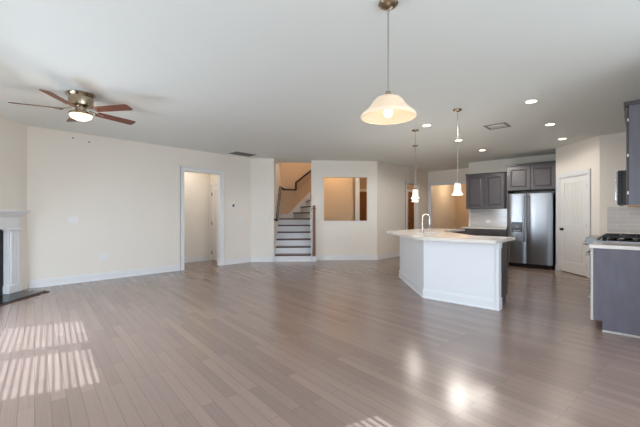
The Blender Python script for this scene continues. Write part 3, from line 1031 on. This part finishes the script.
# ------------------------------------------------------------------ ceiling fan
fan = thing('ceiling_fan', 'brushed nickel hugger ceiling fan with five brown blades and lit bowl', 'ceiling fan', (1.168, 5.107, H))
MB().lathe([(0, 0), (.155, 0), (.16, -.012), (.15, -.03), (.135, -.045), (.135, -.12), (.125, -.15), (.08, -.165), (0, -.165)], 36).build('motor_housing', M['nickel_warm'], fan, smooth=True)
MB().lathe([(0, -.165), (.06, -.165), (.06, -.215), (.10, -.222), (.123, -.232), (.128, -.255), (.12, -.26), (0, -.26)], 36).build('light_fitter', M['nickel_warm'], fan, smooth=True)
MB().lathe([(.118, -.256), (.122, -.268), (.108, -.297), (.065, -.317), (0, -.323)], 36).build('light_bowl', M['glow_bowl'], fan, smooth=True)
for k in range(5):
    ang = R(-58.2 + 72 * k)
    q = MB()
    w0, w1 = .055, .066
    zt = -.205
    prof = [(.19, -w0), (.655, -w1), (.678, -w1 * .9), (.69, -w1 * .7), (.69, w1 * .7), (.678, w1 * .9), (.655, w1), (.19, w0)]
    tilt = R(-12)
    lo = [(x, y * math.cos(tilt), zt + y * math.sin(tilt)) for x, y in prof]
    q.extr(lo, (0, 0, .008))
    bl = q.build('blade', M['blade'], fan, rz=ang)
    q = MB()
    q.extr([(.10, -.018, -.185), (.17, -.014, -.20), (.20, -.03, -.212), (.26, -.026, -.212), (.27, 0, -.212), (.26, .026, -.212 + .004), (.20, .03, -.212 + .004), (.17, .014, -.20), (.10, .018, -.185)], (0, 0, .007))
    q.build('blade_iron', M['nickel_warm'], bl)
light('fan_lamp', 'POINT', (1.168, 5.107, 2.33), 3, (1, .85, .66), .08)

# ------------------------------------------------------------------ large pendant over the eating area
bp = thing('pendant_lamp', 'large pendant with wide flared alabaster bell shade', 'pendant lamp', (2.14, 1.30, H))
MB().lathe([(0, 0), (.068, 0), (.07, -.01), (.06, -.022), (.035, -.034), (.012, -.042), (0, -.042)], 28).build('canopy', M['nickel_warm'], bp, smooth=True)
q = MB().tube([(0, 0, -.075), (0, 0, -.66)], .006, 8)
q.build('stem', M['chrome'], bp)
q = MB()
for k in range(2):
    z = -.05 - .02 * k
    loop = [(0.008 * math.cos(2 * PI * i / 10) if k == 0 else 0, 0 if k == 0 else .008 * math.cos(2 * PI * i / 10), z + .012 * math.sin(2 * PI * i / 10)) for i in range(11)]
    q.tube(loop, .0025, 6)
q.build('chain_link', M['chrome'], bp)
MB().lathe([(0, -.63), (.018, -.63), (.022, -.655), (.02, -.70), (0, -.70)], 20).build('socket', M['nickel_warm'], bp, smooth=True)
prof = [(.022, -.662), (.05, -.666), (.082, -.680), (.104, -.702), (.122, -.730), (.142, -.755), (.166, -.775), (.186, -.792), (.193, -.808), (.189, -.816)]
MB().lathe(prof, 40).build('glass_shade', M['alabaster'], bp, smooth=True, solid=.005)
MB().lathe([(0, -.815), (.022, -.808), (.031, -.785), (.027, -.755), (.015, -.725), (.012, -.70), (0, -.70)], 20).build('bulb', M['bulb'], bp, smooth=True)
light('pendant_light', 'POINT', (2.14, 1.30, H - .84), 0.45, (1, .86, .68), .05)

# small island pendants
ip = thing('island_pendant', 'small white bell pendant nearest the refrigerator over the island', 'pendant lamp', (4.96, 1.88, H), 0, 'mini pendants over the island')
MB().lathe([(0, 0), (.06, 0), (.062, -.008), (.05, -.02), (.015, -.03), (0, -.03)], 24).build('canopy', M['nickel_warm'], ip, smooth=True)
MB().tube([(0, 0, -.03), (0, 0, -1.03)], .0055, 8).build('stem', M['chrome'], ip)
MB().lathe([(0, -1.02), (.018, -1.02), (.022, -1.06), (0, -1.06)], 16).build('socket', M['chrome'], ip, smooth=True)
MB().lathe([(.02, -1.055), (.038, -1.062), (.046, -1.085), (.047, -1.14), (.052, -1.17), (.066, -1.195), (.076, -1.207), (.072, -1.215)], 28).build('glass_shade', M['shade'], ip, smooth=True, solid=.004)
dup(ip, (5.64, 2.88, H), 'middle small white bell pendant over the island sink')
dup(ip, (6.89, 3.52, H), 'farthest small white bell pendant hanging behind the middle one')

for x, y, pw in ((4.96, 1.88, 6), (5.64, 2.88, 6), (6.89, 3.52, 4)):
    light('island_pendant_lamp', 'POINT', (x, y, H - 1.34), pw, (1, .94, .87), .11)

# recessed lights
CAN = [(5.25, 1.02, 'round recessed ceiling light nearest the tall dark wall cabinet'),
       (6.79, 1.05, 'recessed ceiling light in the middle of the row leading to the pantry door'),
       (8.22, 1.07, 'recessed ceiling light closest to the pantry wall'),
       (8.41, 2.62, 'recessed ceiling light closest to the dark two-door wall cabinet'),
       (6.98, 2.62, 'recessed ceiling light behind the stem of the pendant nearest the refrigerator'),
       (5.46, 2.58, 'recessed ceiling light beside the canopy of the middle island pendant')]
cn = thing('recessed_light', CAN[0][2], 'ceiling light', (CAN[0][0], CAN[0][1], H), 0, 'recessed lights in the kitchen ceiling')
MB().lathe([(.062, -.001), (.085, -.001), (.083, -.007), (.064, -.010), (.062, -.001)], 28).build('trim_ring', M['trim'], cn, smooth=True)
MB().lathe([(0, -.004), (.063, -.004), (.063, -.002), (0, -.002)], 24).build('lens', M['glow_can'], cn)
for i, (x, y, lab) in enumerate(CAN):
    if i:
        dup(cn, (x, y, H), lab)
    light('recessed_lamp', 'SPOT', (x, y, H - .13), (12, 7, 3, 34, 28, 20)[i], (1, .94, .87), .11, direction=(0, 0, -1), spot=R(178))

# ------------------------------------------------------------------ vents, plates, thermostat
vt = thing('ceiling_vent', 'grey slotted return vent in ceiling near the hall corner', 'vent', (4.98, 7.12, H))
MB().box(-.30, .30, -.17, .17, -.010, -.001).build('frame', M['grille'], vt, bevel=.002)
q = MB()
for k in range(11):
    q.box(-.27, .27, -.15 + k * .028, -.15 + k * .028 + .014, -.016, -.009)
q.build('louvre', M['slot'], vt)
vt = thing('ceiling_vent', 'small square white supply vent in kitchen ceiling', 'vent', (6.32, 1.73, H))
MB().box(-.17, .17, -.17, -.13, -.010, -.001).box(-.17, .17, .13, .17, -.010, -.001).box(-.17, -.13, -.13, .13, -.010, -.001).box(.13, .17, -.13, .13, -.010, -.001).build('frame', M['grille'], vt, bevel=.002)
MB().box(-.13, .13, -.13, .13, -.006, -.001).box(-.08, .08, -.08, .08, -.013, -.006).build('louvre', M['plate'], vt, bevel=.002)


def plate(name, label, cat, p, z, rz, w=.075, h=.118, kind='switch', gang=1, group=None):
    e = thing(name, label, cat, (p[0], p[1], z), rz, group)
    MB().box(-w * gang / 2, w * gang / 2, -.006, -.0005, -h / 2, h / 2).build('cover_plate', M['plate'], e, bevel=.002)
    for g in range(gang):
        x = (g - (gang - 1) / 2) * w * .8
        if kind == 'switch':
            MB().box(x - .016, x + .016, -.010, -.005, -.032, .032).build('rocker', M['plate'], e, bevel=.002)
        else:
            for s in (-1, 1):
                MB().box(x - .015, x + .015, -.008, -.005, s * .024 - .014, s * .024 + .014).build('socket', M['trim'], e, bevel=.002)
    return e


plate('light_switch', 'white double light switch on long wall beside the fireplace', 'switch', (1.60, LWY), 1.147, 0, gang=2)
plate('wall_outlet', 'white double wall outlet low on the long wall beneath the light switch', 'outlet', (2.07, LWY), .435, 0, kind='outlet', gang=2)
plate('light_switch', 'white light switch on wall under the thermostat', 'switch', (5.20, LWY), 1.15, 0, gang=2)
plate('wall_outlet', 'white wall outlet low on wall below the thermostat', 'outlet', (5.25, LWY), .42, 0, kind='outlet')
plate('light_switch', 'white light switch on narrow angled wall beside the stairs', 'switch', D(-1.02, 9.22), 1.15, R(-45))
plate('wall_outlet', 'white wall outlet under the pass-through opening', 'outlet', D(1.03, 9.51), .43, R(-45), kind='outlet')
plate('light_switch', 'white light switch on wall beside the far kitchen doorway', 'switch', (9.55, 5.30), 1.15, 0)
plate('wall_outlet', 'white outlet set in the backsplash tile next to refrigerator', 'outlet', (10.14, 3.0), 1.07, RZK, w=.118, h=.075, kind='outlet')
th = thing('thermostat', 'white thermostat with black screen on wall beside the hall doorway', 'thermostat', (4.97, LWY, 1.482))
MB().box(-.085, .085, -.018, -.0005, -.06, .06).build('housing', M['plate'], th, bevel=.006)
MB().box(-.028, .028, -.021, -.017, -.03, .03).build('screen', M['glassblack'], th, bevel=.002)
for (x, z, lab) in ((1.60, 2.633, 'small round grey wall plate above the fan light, closer to fireplace'), (1.85, 2.60, 'small round grey wall plate above the fan light, farther from fireplace')):
    o = MB().lathe([(0, .008), (.014, .008), (.018, 0), (0, 0)], 16).build('wall_grommet', M['grommet'], None, loc=(x, LWY - .0005, z), rot=(R(90), 0, 0))
    tag(o, lab, 'wall plate', 'small plates high on the long wall')

# ------------------------------------------------------------------ lamps lit in the rooms beyond
WARM = (1, .72, .45)
light('hall_lamp', 'AREA', (4.1, 8.15, H - .05), 6, (1, .92, .80), .3, direction=(0, 0, -1))
light('stair_lamp', 'POINT', (*D(-.2, 10.8), 4.6), 40, (1, .88, .72), .15)
light('foyer_lamp', 'POINT', (*D(1.0, 10.05), 2.55), 7, WARM, .1)
light('foyer_lamp', 'POINT', (*D(3.0, 11.5), 2.5), 7, WARM, .1)
light('dining_lamp', 'POINT', (12.6, 4.6, 2.3), 14, WARM, .15)
